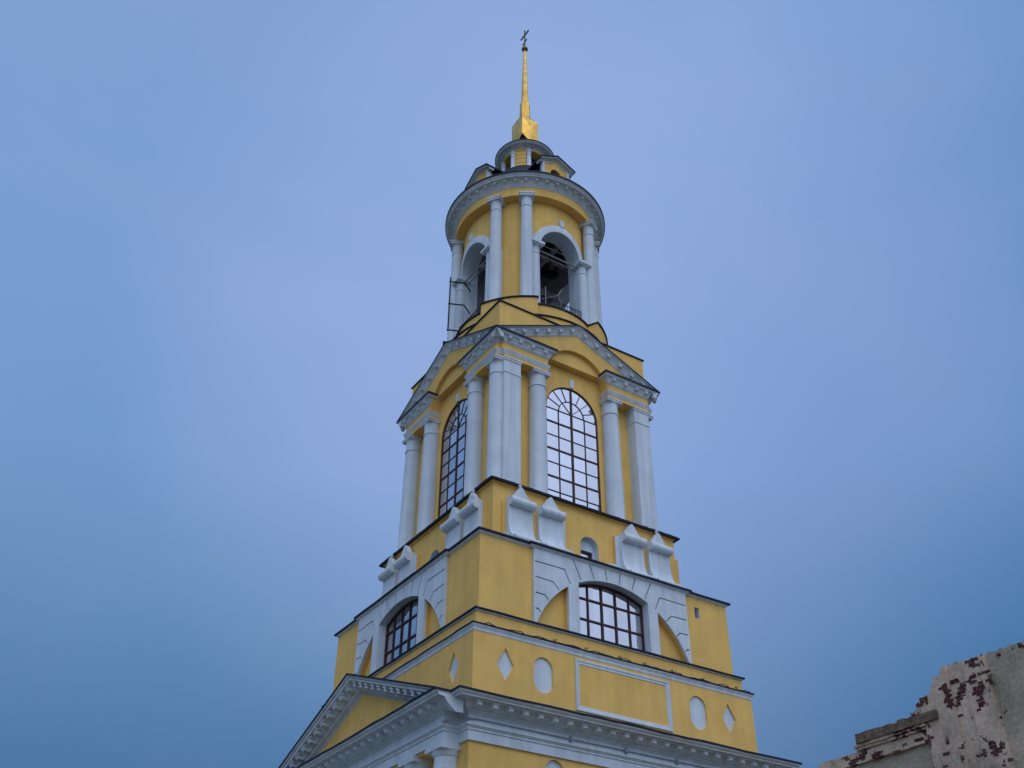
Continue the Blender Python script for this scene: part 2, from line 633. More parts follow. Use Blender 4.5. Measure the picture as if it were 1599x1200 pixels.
def face_copies(o, ks, deep=True):
    """the same part on the other faces of the tower (rotated copies sharing the mesh)"""
    res = [o]
    for k in ks:
        c = o.copy()
        COL.objects.link(c)
        c.rotation_euler.z = -k*pi/2
        c.parent = o.parent
        for ch in o.children:
            d = ch.copy()
            COL.objects.link(d)
            d.parent = c
        res.append(c)
    return res

# ------------------------------------------------------------------ ground
g = MB()
nr, nt_ = 24, 64
vs, fs = [(0, 0, 0)], []
for i in range(1, nr+1):
    R = 3*(1.34**i)
    for k in range(nt_):
        t = 2*pi*k/nt_
        vs.append((R*cos(t), R*sin(t), 0.0))
for k in range(nt_):
    fs.append((0, 1+k, 1+(k+1) % nt_))
for i in range(nr-1):
    for k in range(nt_):
        a = 1+i*nt_+k
        b = 1+i*nt_+(k+1) % nt_
        fs.append((a, a+nt_, b+nt_, b))
g.add(vs, fs)
tag(g.build('ground', GRASS), kind='structure')

# ------------------------------------------------------------------ tower
T = empty('bell_tower')
tag(T, 'tall ochre and white stepped bell tower with columns and a gilded spire', 'bell tower')

SQ = lambda w: [(-w, -w), (w, -w), (w, w), (-w, w)]          # counter-clockwise: outward is right of travel
MODS = []                                                    # (mesh, matrix, normal, size, parent)
def add_mod(mesh, loc, ang, parent, size, shear=0.0):
    """ang: heading of the outward normal"""
    MODS.append((mesh, Vector(loc), ang, parent, size, shear))

def bracket_mesh(w, cap_h, low_h, depth, capw):
    m = MB()                      # local: -y outward, z up, top at z=0, back at y=0
    m.box(-capw/2, capw/2, -depth, 0.14, -cap_h, 0)
    m.box(-w/2, w/2, -depth*0.90, 0.14, -cap_h-low_h*0.75, -cap_h)
    m.add([(-w/2, -depth*0.9, -cap_h-low_h*0.75), (w/2, -depth*0.9, -cap_h-low_h*0.75), (w/2, -depth*0.35, -cap_h-low_h), (-w/2, -depth*0.35, -cap_h-low_h),
           (-w/2, 0.14, -cap_h-low_h), (w/2, 0.14, -cap_h-low_h), (-w/2, 0.14, -cap_h-low_h*0.75), (w/2, 0.14, -cap_h-low_h*0.75)],
          [(0, 1, 2, 3), (3, 2, 5, 4), (0, 3, 4, 6), (1, 7, 5, 2)])
    return m.mesh('modillion', WHI)
MOD_MAIN = bracket_mesh(0.21, 0.075, 0.17, 0.36, 0.33)
MOD_D = bracket_mesh(0.18, 0.05, 0.15, 0.18, 0.27)
MOD_R = bracket_mesh(0.17, 0.05, 0.13, 0.27, 0.26)
MOD_L = bracket_mesh(0.12, 0.03, 0.06, 0.12, 0.15)

# ---- base storey
b = MB()
for k in range(4):
    holes = []
    for c in (-3.72, 3.72):
        holes.append([(c+0.47*cos(radians(t)), (12.83 if sin(radians(t)) >= 0 else 11.9)+0.5*sin(radians(t))) for t in range(0, 360, 15)])
    R = Matrix.Rotation(-k*pi/2, 4, 'Z')
    mpf = lambda u, w, v, R=R: tuple(R @ Vector((u, -w, v)))
    if k in (0, 2):
        b.plate([(-7.56, 0), (7.56, 0), (7.56, 13.42), (-7.56, 13.42)], holes, 7.40, 7.56, mpf, rim=False)
        b.cm = 1
        for h in holes:
            b.add([mpf(u, 7.44, v) for u, v in h], [tuple(range(len(h)))])
        b.cm = 0
    else:
        b.plate([(-7.56, 0), (7.56, 0), (7.56, 13.42), (-7.56, 13.42)], [], 7.40, 7.56, mpf, rim=False)
b.build('base_wall', [YEL, WHI], T)

# main entablature, running round the square and round the two porticoes
PW, PU = 8.32, 7.00
A = 7.66
mainpath = [(-A, -A), (A, -A), (A, -PU), (PW, -PU), (PW, PU), (A, PU), (A, A), (-A, A), (-A, PU), (-PW, PU), (-PW, -PU), (-A, -PU)]
ent = MB()
ent.sweep(mainpath, [(-.4, 13.42), (0, 13.42), (0, 13.78), (.05, 13.79), (.05, 13.85), (.13, 13.92), (.16, 13.93), (.16, 13.99), (0, 14.01), (0, 14.36), (-.4, 14.36)])
entab = ent.build('entablature', WHI, T)
c = MB()
c.sweep(mainpath, [(-.3, 14.362), (.04, 14.362), (.06, 14.40), (.14, 14.43), (.16, 14.47), (.24, 14.50), (.26, 14.53), (.42, 14.70), (.79, 14.745), (.80, 14.715), (.825, 14.715), (.83, 14.765), (.90, 14.79), (.95, 14.83), (.965, 14.862), (-.3, 14.862)])
cor = c.build('main_cornice', WHI, T)
c = MB()
c.sweep(mainpath, [(-.25, 15.10), (.975, 14.864), (1.0, 14.875), (1.0, 14.945), (-.25, 15.18)], jit=0.022, seg=0.75)
c.build('cornice_roof_edge', ROOF, T)
# modillions of the main cornice
n = 23
for i in range(n):
    u = -7.55 + 15.1*i/(n-1)
    add_mod(MOD_MAIN, (u, -A-.30, 14.735), -pi/2, cor, .4)
    add_mod(MOD_MAIN, (u, A+.30, 14.735), pi/2, cor, .4)
n = 21
for i in range(n):
    u = -6.9 + 13.8*i/(n-1)
    add_mod(MOD_MAIN, (-PW-.30, u, 14.735), pi, cor, .4)
    add_mod(MOD_MAIN, (PW+.30, u, 14.735), 0, cor, .4)

# porticoes: gable, columns
def rake(mb, half, z_end, z_apex, prof):
    """cross-section prof[(w, dz)] carried up both slopes of a gable, dz measured down from the slope line"""
    K = len(prof)
    st = [(-half, z_end), (0, z_apex), (half, z_end)]
    vs = [(u, -w, z+dz) for u, z in st for w, dz in prof]
    fs = []
    for i in range(2):
        for k in range(K):
            l = (k+1) % K
            fs.append((i*K+k, (i+1)*K+k, (i+1)*K+l, i*K+l))
    fs.append(tuple(range(K)))
    fs.append(tuple(2*K+k for k in range(K)))
    mb.add(vs, fs)

HP, ZE, ZA = 8.02, 14.93, 17.86
def portico(k):
    R = Matrix.Rotation(-k*pi/2, 4, 'Z')
    p = empty('portico', parent=T)
    p.rotation_euler.z = -k*pi/2
    t = MB()
    t.prism([(-7.6, 14.90), (7.6, 14.90), (0, 17.55)], lambda a, b_, h: (a, -h, b_), 7.3, 8.42)
    t.build('tympanum', YEL, p)
    r = MB()
    rake(r, HP, ZE, ZA, [(8.1, -.05), (9.27, -.05), (9.24, -.11), (9.16, -.15), (9.14, -.24), (9.10, -.25), (8.90, -.27), (8.74, -.48), (8.66, -.53), (8.62, -.60), (8.50, -.66), (8.42, -.74), (8.1, -.74)])
    ro = r.build('raking_cornice', WHI, p)
    f = MB()
    rake(f, HP+.06, ZE-.02, ZA+.02, [(6.5, .015), (9.31, .015), (9.31, -.06), (6.5, -.06)])
    f.build('portico_roof', ROOF, p)
    sl = (ZA-ZE)/HP
    for s in (-1, 1):
        for i in range(12):
            u = s*(0.35+0.60*i)
            add_mod(MOD_MAIN, tuple(R @ Vector((u, -8.73, ZA-abs(u)*sl-.27))), -pi/2-k*pi/2, ro, .4, -s*sl)
    # ceiling between the columns and the yellow architrave soffit
    s_ = MB()
    s_.fbox(-6.9, 6.9, 7.3, 8.22, 13.34, 13.416)
    s_.build('portico_soffit', YEL, p)
    for u in (-6.42, -4.30, -2.12, 2.12, 4.30, 6.42):
        m = MB()
        prof = [(.56, 1.6), (.60, 1.7), (.60, 1.8), (.50, 1.95), (.50, 4.0), (.485, 8.0), (.455, 12.45), (.455, 12.50), (.49, 12.52), (.49, 12.58), (.455, 12.60), (.455, 12.98), (.50, 13.0), (.52, 13.06), (.55, 13.10), (.58, 13.18)]
        m.lathe(prof, 32, u, -7.82)
        co = m.build('column', WHI, p, smooth=40)
        m = MB()
        m.fbox(u-.60, u+.60, 7.22, 8.42, 13.18, 13.415)
        m.build('capital', WHI, co)
        m = MB()
        m.fbox(u-.66, u+.66, 7.16, 8.48, 1.2, 1.6)
        m.build('plinth', WHI, co)
    st_ = MB()
    for i in range(5):
        st_.fbox(-7.4-.0, 7.4, 7.3, 8.6+.3*(4-i), .24*i, .24*(i+1))
    st_.build('step', WHI, p)
portico(1)
portico(3)

# ---- attic with diamonds, ovals and a framed panel
AW = 7.37
def diamond(c):
    return [(c, 16.02), (c+.40, 16.70), (c, 17.37), (c-.40, 16.70)]
def stadium(c):
    return arc(c, 16.90, .47, 0, 180, 12) + arc(c, 16.37, .47, 180, 360, 12)
for k in range(4):
    a = MB()
    dm = [diamond(c) for c in (-5.87, 5.87)]
    ov = [stadium(c) for c in (-4.07, 4.07)] if k in (0, 2) else []
    a.plate([(-AW, 14.9), (AW, 14.9), (AW, 17.80), (-AW, 17.80)], dm+ov, 7.2, AW, rim=False)
    at = a.build('attic_wall', YEL, T)
    at.rotation_euler.z = -k*pi/2
    for h in dm+ov:
        d = MB()
        d.add([(u, -7.285, v) for u, v in h], [tuple(range(len(h)))])
        d.build('recessed_lozenge' if len(h) == 4 else 'recessed_oval', WHI, at)
    if k in (0, 2):
        fr = MB()
        o_, i_ = (2.50, 15.52, 17.66), (2.36, 15.66, 17.52)
        def ring(u1, a1, b1, w1, u2, a2, b2, w2):
            q = [(-u1, a1), (u1, a1), (u1, b1), (-u1, b1)]
            r_ = [(-u2, a2), (u2, a2), (u2, b2), (-u2, b2)]
            vs = [(x, -w1, y) for x, y in q] + [(x, -w2, y) for x, y in r_]
            fr.add(vs, [(i, (i+1) % 4, 4+(i+1) % 4, 4+i) for i in range(4)])
        ring(2.50, 15.52, 17.66, 7.36, 2.50, 15.52, 17.66, 7.43)
        ring(2.50, 15.52, 17.66, 7.43, 2.43, 15.59, 17.59, 7.43)
        ring(2.43, 15.59, 17.59, 7.43, 2.40, 15.62, 17.56, 7.40)
        ring(2.40, 15.62, 17.56, 7.40, 2.31, 15.71, 17.47, 7.395)
        ring(2.31, 15.71, 17.47, 7.395, 2.29, 15.73, 17.45, 7.365)
        fr.build('panel_frame', WHI, at)
a = MB()
a.sweep(SQ(AW), [(-.2, 17.80), (.015, 17.80), (.03, 17.84), (.035, 17.90), (.08, 17.98), (.10, 18.0), (.10, 18.04), (-.2, 18.04)])
a.build('attic_cornice', WHI, T)
a = MB()
a.sweep(SQ(AW), [(-.5, 18.16), (.115, 18.045), (.13, 18.05), (.13, 18.105), (-.5, 18.22)], jit=0.018, seg=0.9)
a.build('attic_roof_edge', ROOF, T)
a = MB()
for (x, y, z) in ((7.13, 18.0, 18.74),):
    a.box(-x, x, -x, x, y, z)
a.build('upper_plinth', YEL, T)
a = MB()
a.sweep(SQ(7.13), [(-.3, 18.742), (.04, 18.742), (.07, 18.76), (.07, 18.795), (-.3, 18.795)])
a.build('plinth_moulding', WHI, T)
a = MB()
a.sweep(SQ(7.13), [(-.5, 18.87), (.125, 18.80), (.14, 18.805), (.14, 18.865), (-.5, 18.95)], jit=0.012, seg=1.0)
a.build('plinth_roof_edge', ROOF, T)

# ---- storey with the big thermal windows
BW = 6.905
BIGR, BIGZ = 4.45, 17.30
HW0, HW1 = 1.93, 2.48           # window opening half width, outer edge of the piers
def bigz(u):
    return BIGZ+sqrt(BIGR**2-u*u)
for k in range(4):
    w = MB()
    z0 = 18.80
    win = [(-HW0, z0+.02), (HW0, z0+.02)] + [(HW0*(1-2*i/24), bigz(HW0*(1-2*i/24))) for i in range(25)]
    u_end = sqrt(BIGR**2-(z0+.02-BIGZ)**2)
    def quad(s):
        pts = [(HW1, z0+.02), (u_end, z0+.02)]
        for i in range(1, 17):
            u = u_end+(HW1-u_end)*i/16
            pts.append((u, bigz(u)))
        return [(s*x, y) for x, y in pts]
    vent = rect(4.89, 5.17, 21.36, 21.90)
    holes = [win, quad(-1), quad(1)] + ([vent] if k == 0 else [])
    w.plate([(-BW, z0), (BW, z0), (BW, 22.36), (-BW, 22.36)], holes, 6.55, BW, rim=False)
    for s in (-1, 1):
        w.add([(u, -6.70, v) for u, v in quad(s)], [tuple(range(18))])
    if k == 0:
        w.cm = 1
        w.add([(u, -6.66, v) for u, v in vent], [(0, 1, 2, 3)])
        w.cm = 2
        vi = rect(4.893, 5.167, 21.363, 21.897)
        w.add([(u, -6.906, v) for u, v in vi]+[(u, -6.64, v) for u, v in vi], [(i, (i+1) % 4, 4+(i+1) % 4, 4+i) for i in range(4)])
        w.cm = 0
    wo = w.build('middle_wall', [YEL, DARK, WHI], T)
    wo.rotation_euler.z = -k*pi/2
    # rusticated white surround with open joints, yellow wall seen through the joints and the side arches
    joints = []
    for s in (-1, 1):
        for l in ([(4.21, 21.74), (2.67, 21.75), (2.37, 21.13)], [(4.21, 21.03), (3.28, 21.0), (2.98, 20.69)],
                  [(4.21, 20.30), (3.72, 20.29), (3.52, 20.09)], [(4.21, 19.59), (4.06, 19.58), (3.95, 19.44)],
                  [(2.18, 22.33), (1.78, 21.45)], [(1.28, 22.33), (1.05, 21.68)], [(0.43, 22.33), (0.345, 21.80)]):
            joints.append(slot([(s*a_, b_) for a_, b_ in l], 0.062))
    pn = MB()
    pn.plate([(-4.27, z0+.01), (4.27, z0+.01), (4.27, 22.355), (-4.27, 22.355)], [win]+joints+[quad(-1), quad(1)], BW+.003, 7.05)
    pn.build('rusticated_surround', WHI, wo)
    # reveal of the window, white
    rv = MB()
    nn = len(win)
    ins = 0.003
    wi = [(u*(1-ins), v-(0.004 if v > 19 else -0.0)) for u, v in win]
    rv.add([(u, -7.052, v) for u, v in wi]+[(u, -6.56, v) for u, v in wi], [(i, (i+1) % nn, nn+(i+1) % nn, nn+i) for i in range(1, nn)])
    rv.build('window_reveal', WHI, wo)
    # recess backs of the side arches are the yellow wall itself: cut deeper
    # window
    gl = MB()
    gi = [(u*.97, v-.02) for u, v in win]
    gl.add([(u, -6.60, v) for u, v in gi], [tuple(range(len(gi)))])
    wf = MB()
    inner = [(max(-HW0+.09, min(HW0-.09, u)), (bigz(max(-HW0+.09, min(HW0-.09, u)))-.09) if v > 19 else v+.06) for u, v in win]
    ou = [(u*.985, v-.03 if v > 19 else v) for u, v in win]
    wf.plate(ou, [inner], 6.60, 6.67)
    for u in (-1.15, -.385, .385, 1.15):
        hwd = .033 if abs(u) > 1 else .042
        wf.fbox(u-hwd, u+hwd, 6.605, 6.66, z0+.02, bigz(u)-.05)
    for v in (19.90, 20.86):
        wf.fbox(-HW0+.05, HW0-.05, 6.606, 6.655, v-.04, v+.04)
    win_o = wf.build('thermal_window', FRAME, wo)
    gl.build('glass', GLASS, win_o)
# eave above, stepping forward over the surround
ep = [(-BW, -BW), (-4.35, -BW), (-4.35, -BW-.13), (4.35, -BW-.13), (4.35, -BW)]
path = []
for k in range(4):
    ang = k*pi/2
    for x, y in ep:
        path.append((x*cos(ang)-y*sin(ang), x*sin(ang)+y*cos(ang)))
e_ = MB()
e_.sweep(path, [(-.3, 22.362), (.03, 22.362), (.05, 22.39), (.10, 22.43), (.12, 22.46), (-.3, 22.46)])
e_.build('middle_cornice', WHI, T)
e_ = MB()
e_.sweep(path, [(-1.75, 22.66), (.175, 22.466), (.195, 22.47), (.195, 22.545), (-1.75, 22.78)], jit=0.013, seg=1.0)
e_.build('middle_roof_edge', ROOF, T)

# ---- storey of scrolled consoles
CW = 5.36
def console_profile():
    pts = [(5.50, 25.42), (5.78, 25.38)]
    pts += [(5.82+.22*cos(radians(t)), 25.14+.22*sin(radians(t))) for t in range(80, -121, -15)]
    pts += [(5.715, 24.84), (5.705, 24.6), (5.71, 24.25), (5.735, 23.95), (5.80, 23.68), (5.92, 23.45), (6.08, 23.29)]
    pts += [(6.20+.13*cos(radians(t)), 23.13+.13*sin(radians(t))) for t in range(90, -60, -25)]
    pts += [(6.24, 23.2), (6.25, 22.6), (5.50, 22.6)]
    return pts
for k in range(4):
    w = MB()
    nich = arch_loop(0.04, .52, 23.0, 24.30, 16)
    w.plate([(-CW, 22.5), (CW, 22.5), (CW, 26.14), (-CW, 26.14)], [nich], 5.0, CW, rim=False, hole_mat=1)
    wo = w.build('console_wall', [YEL, WHI], T)
    wo.rotation_euler.z = -k*pi/2
    nb = MB()
    nb.plate([(-.5, 22.9), (.58, 22.9), (.58, 24.9), (-.5, 24.9)], [rect(-.36, .44, 23.1, 24.22)], 4.9, 5.06)
    nbo = nb.build('niche_back', WHI, wo)
    wf = MB()
    wf.plate(rect(-.38, .46, 23.05, 24.24), [rect(-.27, .35, 23.1, 24.12)], 4.92, 5.0)
    win_o = wf.build('small_window', FRAME, wo)
    gl = MB()
    gl.add([(u, -4.93, v) for u, v in rect(-.36, .44, 23.06, 24.22)], [(0, 1, 2, 3)])
    gl.build('glass', GLASS, win_o)
    for s in (-1, 1):
        sb = MB()
        sb.fbox(min(s*1.47, s*4.90), max(s*1.47, s*4.90), CW+.002, 5.50, 22.5, 25.26)
        sb.build('console_backing', YEL, wo)
        sp = MB()
        sp.fbox(min(s*1.475, s*1.78), max(s*1.475, s*1.78), 5.502, 5.545, 22.5, 25.255)
        poly = [(4.80, 22.5), (4.80, 23.55), (1.62, 23.62), (1.40, 23.66), (1.2, 23.68), (1.02, 23.62), (.94, 23.44), (.92, 22.5)]
        sp.prism([(s*x, y) for x, y in poly], lambda a_, b_, h: (a_, -h, b_), 5.37, 5.60)
        sp.build('console_plinth', WHI, wo)
        for ci, cc in enumerate((4.06, 2.40)):
            c0 = s*cc
            m = MB()
            prof = console_profile()
            m.prism(prof, lambda w_, v, h, c0=c0: (c0+h, -w_, v), -.66, .66)
            # ogee gable on top
            og = [(-.66, 25.30), (-.60, 25.38), (-.52, 25.44), (-.42, 25.52), (-.32, 25.64), (-.22, 25.79), (-.13, 25.93), (-.07, 26.0), (-.03, 26.03)]
            og = og + [(-x, y) for x, y in og[::-1]]
            m.prism([(c0+x, y) for x, y in og], lambda a_, b_, h: (a_, -h, b_), 5.50, 5.76)
            o = m.build('scroll_console', WHI, wo, smooth=35)
            if ci == 0:
                bl = MB()
                bl.lathe([(.001, 26.22)]+[(.085*sin(radians(t)), 26.135+.085*cos(radians(t))) for t in range(20, 161, 20)]+[(.03, 26.0)], 16, c0, -5.63)
                bl.build('finial', WHI, o, smooth=60)
m = MB()
m.box(5.3, 5.99, -4.88, -4.0, 22.5, 25.42)
m.build('side_block', YEL, T)
e_ = MB()
e_.sweep(SQ(CW), [(-.3, 26.142), (.05, 26.142), (.08, 26.16), (.10, 26.19), (-.3, 26.19)])
e_.build('console_cornice', YEL, T)
e_ = MB()
e_.sweep(SQ(CW), [(-1.2, 26.30), (.235, 26.165), (.25, 26.165), (.25, 26.25), (-1.2, 26.38)], jit=0.008, seg=1.1)
e_.build('console_roof_edge', ROOF, T)

# ---- storey of tall arched windows between columns
DW = 4.40
WH, WS = 1.66, 32.33
for k in range(4):
    w = MB()
    hole = arch_loop(0, WH, 26.22, WS, 32)
    w.plate([(-DW, 26.2), (DW, 26.2), (DW, 36.4), (-DW, 36.4)], [hole], 4.12, DW, rim=False)
    wo = w.build('window_wall', YEL, T)
    wo.rotation_euler.z = -k*pi/2
    gl = MB()
    gi = arch_loop(0, WH-.02, 26.24, WS, 32)
    gl.add([(u, -4.315, v) for u, v in gi], [tuple(range(len(gi)))])
    wf = MB()
    wf.plate(arch_loop(0, WH-.005, 26.23, WS, 32), [arch_loop(0, WH-.065, 26.3, WS, 32)], 4.315, 4.355)
    wf.fbox(-.06, .06, 4.318, 4.35, 26.3, WS+WH-.06)
    for s in (-1, 1):
        wf.fbox(s*.83-.026, s*.83+.026, 4.3185, 4.345, 26.3, WS)
    for i in range(7):
        v = WS-.815*i
        h = .047 if i % 2 == 1 else .025
        wf.fbox(-WH+.05, WH-.05, 4.319, 4.342 if i % 2 == 0 else 4.348, v-h, v+h)
    ar = arc(0, WS, .83, 0, 180, 20)
    pr = [(u, v) for u, v in ar] + [(u*(.78/.83), WS+(v-WS)*(.78/.83)) for u, v in ar[::-1]]
    wf.plate(pr, [], 4.3175, 4.343)
    for t in (22.5, 45, 67.5, 112.5, 135, 157.5):
        d = Vector((cos(radians(t)), sin(radians(t))))
        q = Vector((-d.y, d.x))*.02
        a0, a1 = d*(.10 if t in (45, 135) else .80), d*(WH-.05)
        wf.plate([tuple(Vector((0, WS))+a0-q), tuple(Vector((0, WS))+a1-q), tuple(Vector((0, WS))+a1+q), tuple(Vector((0, WS))+a0+q)], [], 4.319, 4.3405)
    win_o = wf.build('arched_window', FRAME, wo)
    gl.build('glass', GLASS, win_o)
    ks = MB()
    ks.prism([(-.10, 34.02), (.10, 34.02), (.15, 34.52), (-.15, 34.52)], lambda a_, b_, h: (a_, -h, b_), 4.39, 4.47)
    ks.build('keystone', WHI, wo)
    # gable over the window with its arched soffit
    ga = MB()
    ar = arc(0, 34.06, 1.98, 8, 172, 30)
    poly = [(4.75, 34.335), (4.75, 35.20), (0, 37.15), (-4.75, 35.20), (-4.75, 34.335)] + [(-1.96, 34.335)]+[(u, v) for u, v in ar[::-1] if v > 34.36]+[(1.96, 34.335)]
    ga.plate(poly, [], DW-.02, 5.02)
    ga.build('gable_wall', YEL, wo)
    rk = MB()
    RH, RZ, RA = 5.36, 35.30, 37.66
    rake(rk, RH, RZ, RA, [(4.9, -.05), (5.37, -.05), (5.34, -.09), (5.27, -.13), (5.26, -.17), (5.22, -.19), (5.13, -.34), (5.09, -.42), (5.08, -.47), (5.02, -.52), (4.9, -.52)])
    rko = rk.build('raking_cornice', WHI, wo)
    fl = MB()
    rake(fl, RH+.04, RZ-.01, RA+.015, [(4.6, .015), (5.40, .015), (5.40, -.06), (4.6, -.06)])
    fl.build('gable_roof_edge', ROOF, wo)
    sl = (RA-RZ)/RH
    R = Matrix.Rotation(-k*pi/2, 4, 'Z')
    for s in (-1, 1):
        for i in range(6):
            u = s*(.42+.78*i)
            add_mod(MOD_D, tuple(R @ Vector((u, -5.12, RA-abs(u)*sl-.195))), -pi/2-k*pi/2, rko, .3, -s*sl)
    # round columns beside the window
    for u in ((-2.35, 2.35) if k in (0, 2) else (-4.44, -2.35, 2.35, 4.44)):
        m = MB()
        m.lathe([(.52, 26.2), (.52, 26.3), (.475, 26.42), (.475, 28), (.435, 32.86), (.435, 32.90), (.475, 32.915), (.475, 32.975), (.435, 32.99), (.432, 33.58), (.46, 33.60), (.48, 33.66)], 32, u, -4.63)
        co = m.build('column', WHI, wo, smooth=40)
        m = MB()
        m.fbox(u-.50, u+.50, DW+.01, 5.12, 33.66, 33.772)
        m.fbox(u-.53, u+.53, DW+.01, 5.15, 33.77, 33.838)
        m.build('capital', WHI, co)
# square corner piers on two faces, and the broken entablature blocks on every corner
for sx in (-1, 1):
    for sy in (-1, 1):
        x = lambda a_: sx*a_
        y = lambda a_: sy*a_
        m = MB()
        def sbox(mb, x0, x1, y0, y1, z0, z1):
            mb.box(min(x(x0), x(x1)), max(x(x0), x(x1)), min(y(y0), y(y1)), max(y(y0), y(y1)), z0, z1)
        sbox(m, 3.66, 4.66, 4.3, 5.08, 26.2, 33.66)
        pl = m.build('corner_pilaster', WHI, T)
        m = MB()
        sbox(m, 3.63, 4.69, 4.3, 5.11, 32.88, 32.95)
        m.build('necking', WHI, pl)
        m = MB()
        sbox(m, 3.62, 4.68, 4.3, 5.12, 33.65, 33.772)
        sbox(m, 3.58, 4.68, 4.3, 5.15, 33.77, 33.838)
        m.build('capital', WHI, pl)
        path = [(x(4.38), y(1.95)), (x(5.03), y(1.95)), (x(5.03), y(4.85)), (x(4.66), y(4.85)), (x(4.66), y(5.08)), (x(1.95), y(5.08)), (x(1.95), y(4.38))]
        if sx*sy < 0:
            path = path          # traversal direction decides which side is outward
        # outward must be right of travel
        def outward_ok(pth):
            d = Vector(pth[2])-Vector(pth[1])
            nrm = Vector((d.y, -d.x))
            return nrm.x*sx > 0
        if not outward_ok(path):
            path = path[::-1]
        e1 = MB()
        e1.sweep(path, [(-.6, 33.84), (0, 33.84), (0, 34.045), (-.6, 34.045)], closed=False)
        e1.sweep(path, [(-.6, 34.33), (-.012, 34.33), (-.012, 34.70), (-.6, 34.70)], closed=False)
        # close the underside so that the beam reads solid
        sbox(e1, 1.97, 5.01, 4.3, 4.83, 33.845, 34.03)
        sbox(e1, 4.3, 4.64, 1.97, 4.83, 33.845, 34.03)
        eb = e1.build('corner_entablature', YEL, T)
        e2 = MB()
        e2.sweep(path, [(-.6, 34.047), (.02, 34.047), (.025, 34.13), (.055, 34.14), (.06, 34.22), (.085, 34.235), (.09, 34.285), (.02, 34.328), (-.6, 34.328)], closed=False)
        e2.build('entablature_moulding', WHI, eb)
        e3 = MB()
        e3.sweep(path, [(-.6, 34.702), (.02, 34.702), (.03, 34.75), (.07, 34.77), (.09, 34.81), (.085, 34.83), (.20, 35.02), (.275, 35.075), (.28, 35.06), (.295, 35.06), (.30, 35.10), (.37, 35.15), (-.6, 35.15)], closed=False)
        eco = e3.build('corner_cornice', WHI, T)
        e4 = MB()
        e4.sweep(path, [(-.6, 35.41), (.36, 35.152), (.395, 35.17), (.395, 35.29), (-.6, 35.49)], closed=False, jit=0.006, seg=1.0)
        e4.build('corner_roof_edge', ROOF, T)
        for u in (2.25, 3.03, 3.81, 4.45):
            add_mod(MOD_D, (x(u), y(5.08+.10), 35.065), sy*pi/2, eco, .3)
        for u in (2.25, 3.03, 3.81, 4.59):
            add_mod(MOD_D, (x(5.03+.10), y(u), 35.065), 0 if sx > 0 else pi, eco, .3)

# ---- square plinth and round base of the belfry
m = MB()
m.box(-4.80, 4.80, -4.80, 4.80, 35.1, 37.57)
m.build('belfry_plinth', YEL, T)
m = MB()
m.sweep(SQ(4.80), [(-4.0, 37.64), (.065, 37.575), (.075, 37.575), (.075, 37.645), (-4.0, 37.72)], jit=0.005, seg=1.2)
m.build('plinth_roof_edge', ROOF, T)
m = MB()
m.lathe([(4.75, 37.5), (4.75, 38.18), (4.10, 38.18)], 96)
m.lathe([(4.15, 38.0), (4.15, 39.47), (3.0, 39.47)], 96)
m.build('drum_base', YEL, T, smooth=30)
m = MB()
m.lathe([(4.0, 38.29), (4.81, 38.185), (4.835, 38.19), (4.835, 38.265), (4.0, 38.35)], 96)
m.lathe([(3.0, 39.53), (4.21, 39.475), (4.235, 39.48), (4.235, 39.565), (3.0, 39.58)], 96)
m.build('drum_base_roof_edge', ROOF, T)
for q in range(4):
    t = radians(45+90*q)
    m = MB()
    h = radians(19.6)
    m.lathe([(3.6, 37.6), (4.80, 37.6), (4.80, 39.44), (3.6, 39.44)], 20, a0=t-h, a1=t+h)
    po = m.build('column_pedestal', YEL, T, smooth=30)
    m = MB()
    h = radians(20.2)
    m.lathe([(3.5, 39.50), (4.86, 39.445), (4.88, 39.445), (4.88, 39.52), (3.5, 39.62), (3.5, 39.50)], 20, a0=t-h, a1=t+h)
    m.build('pedestal_cap', ROOF, po)

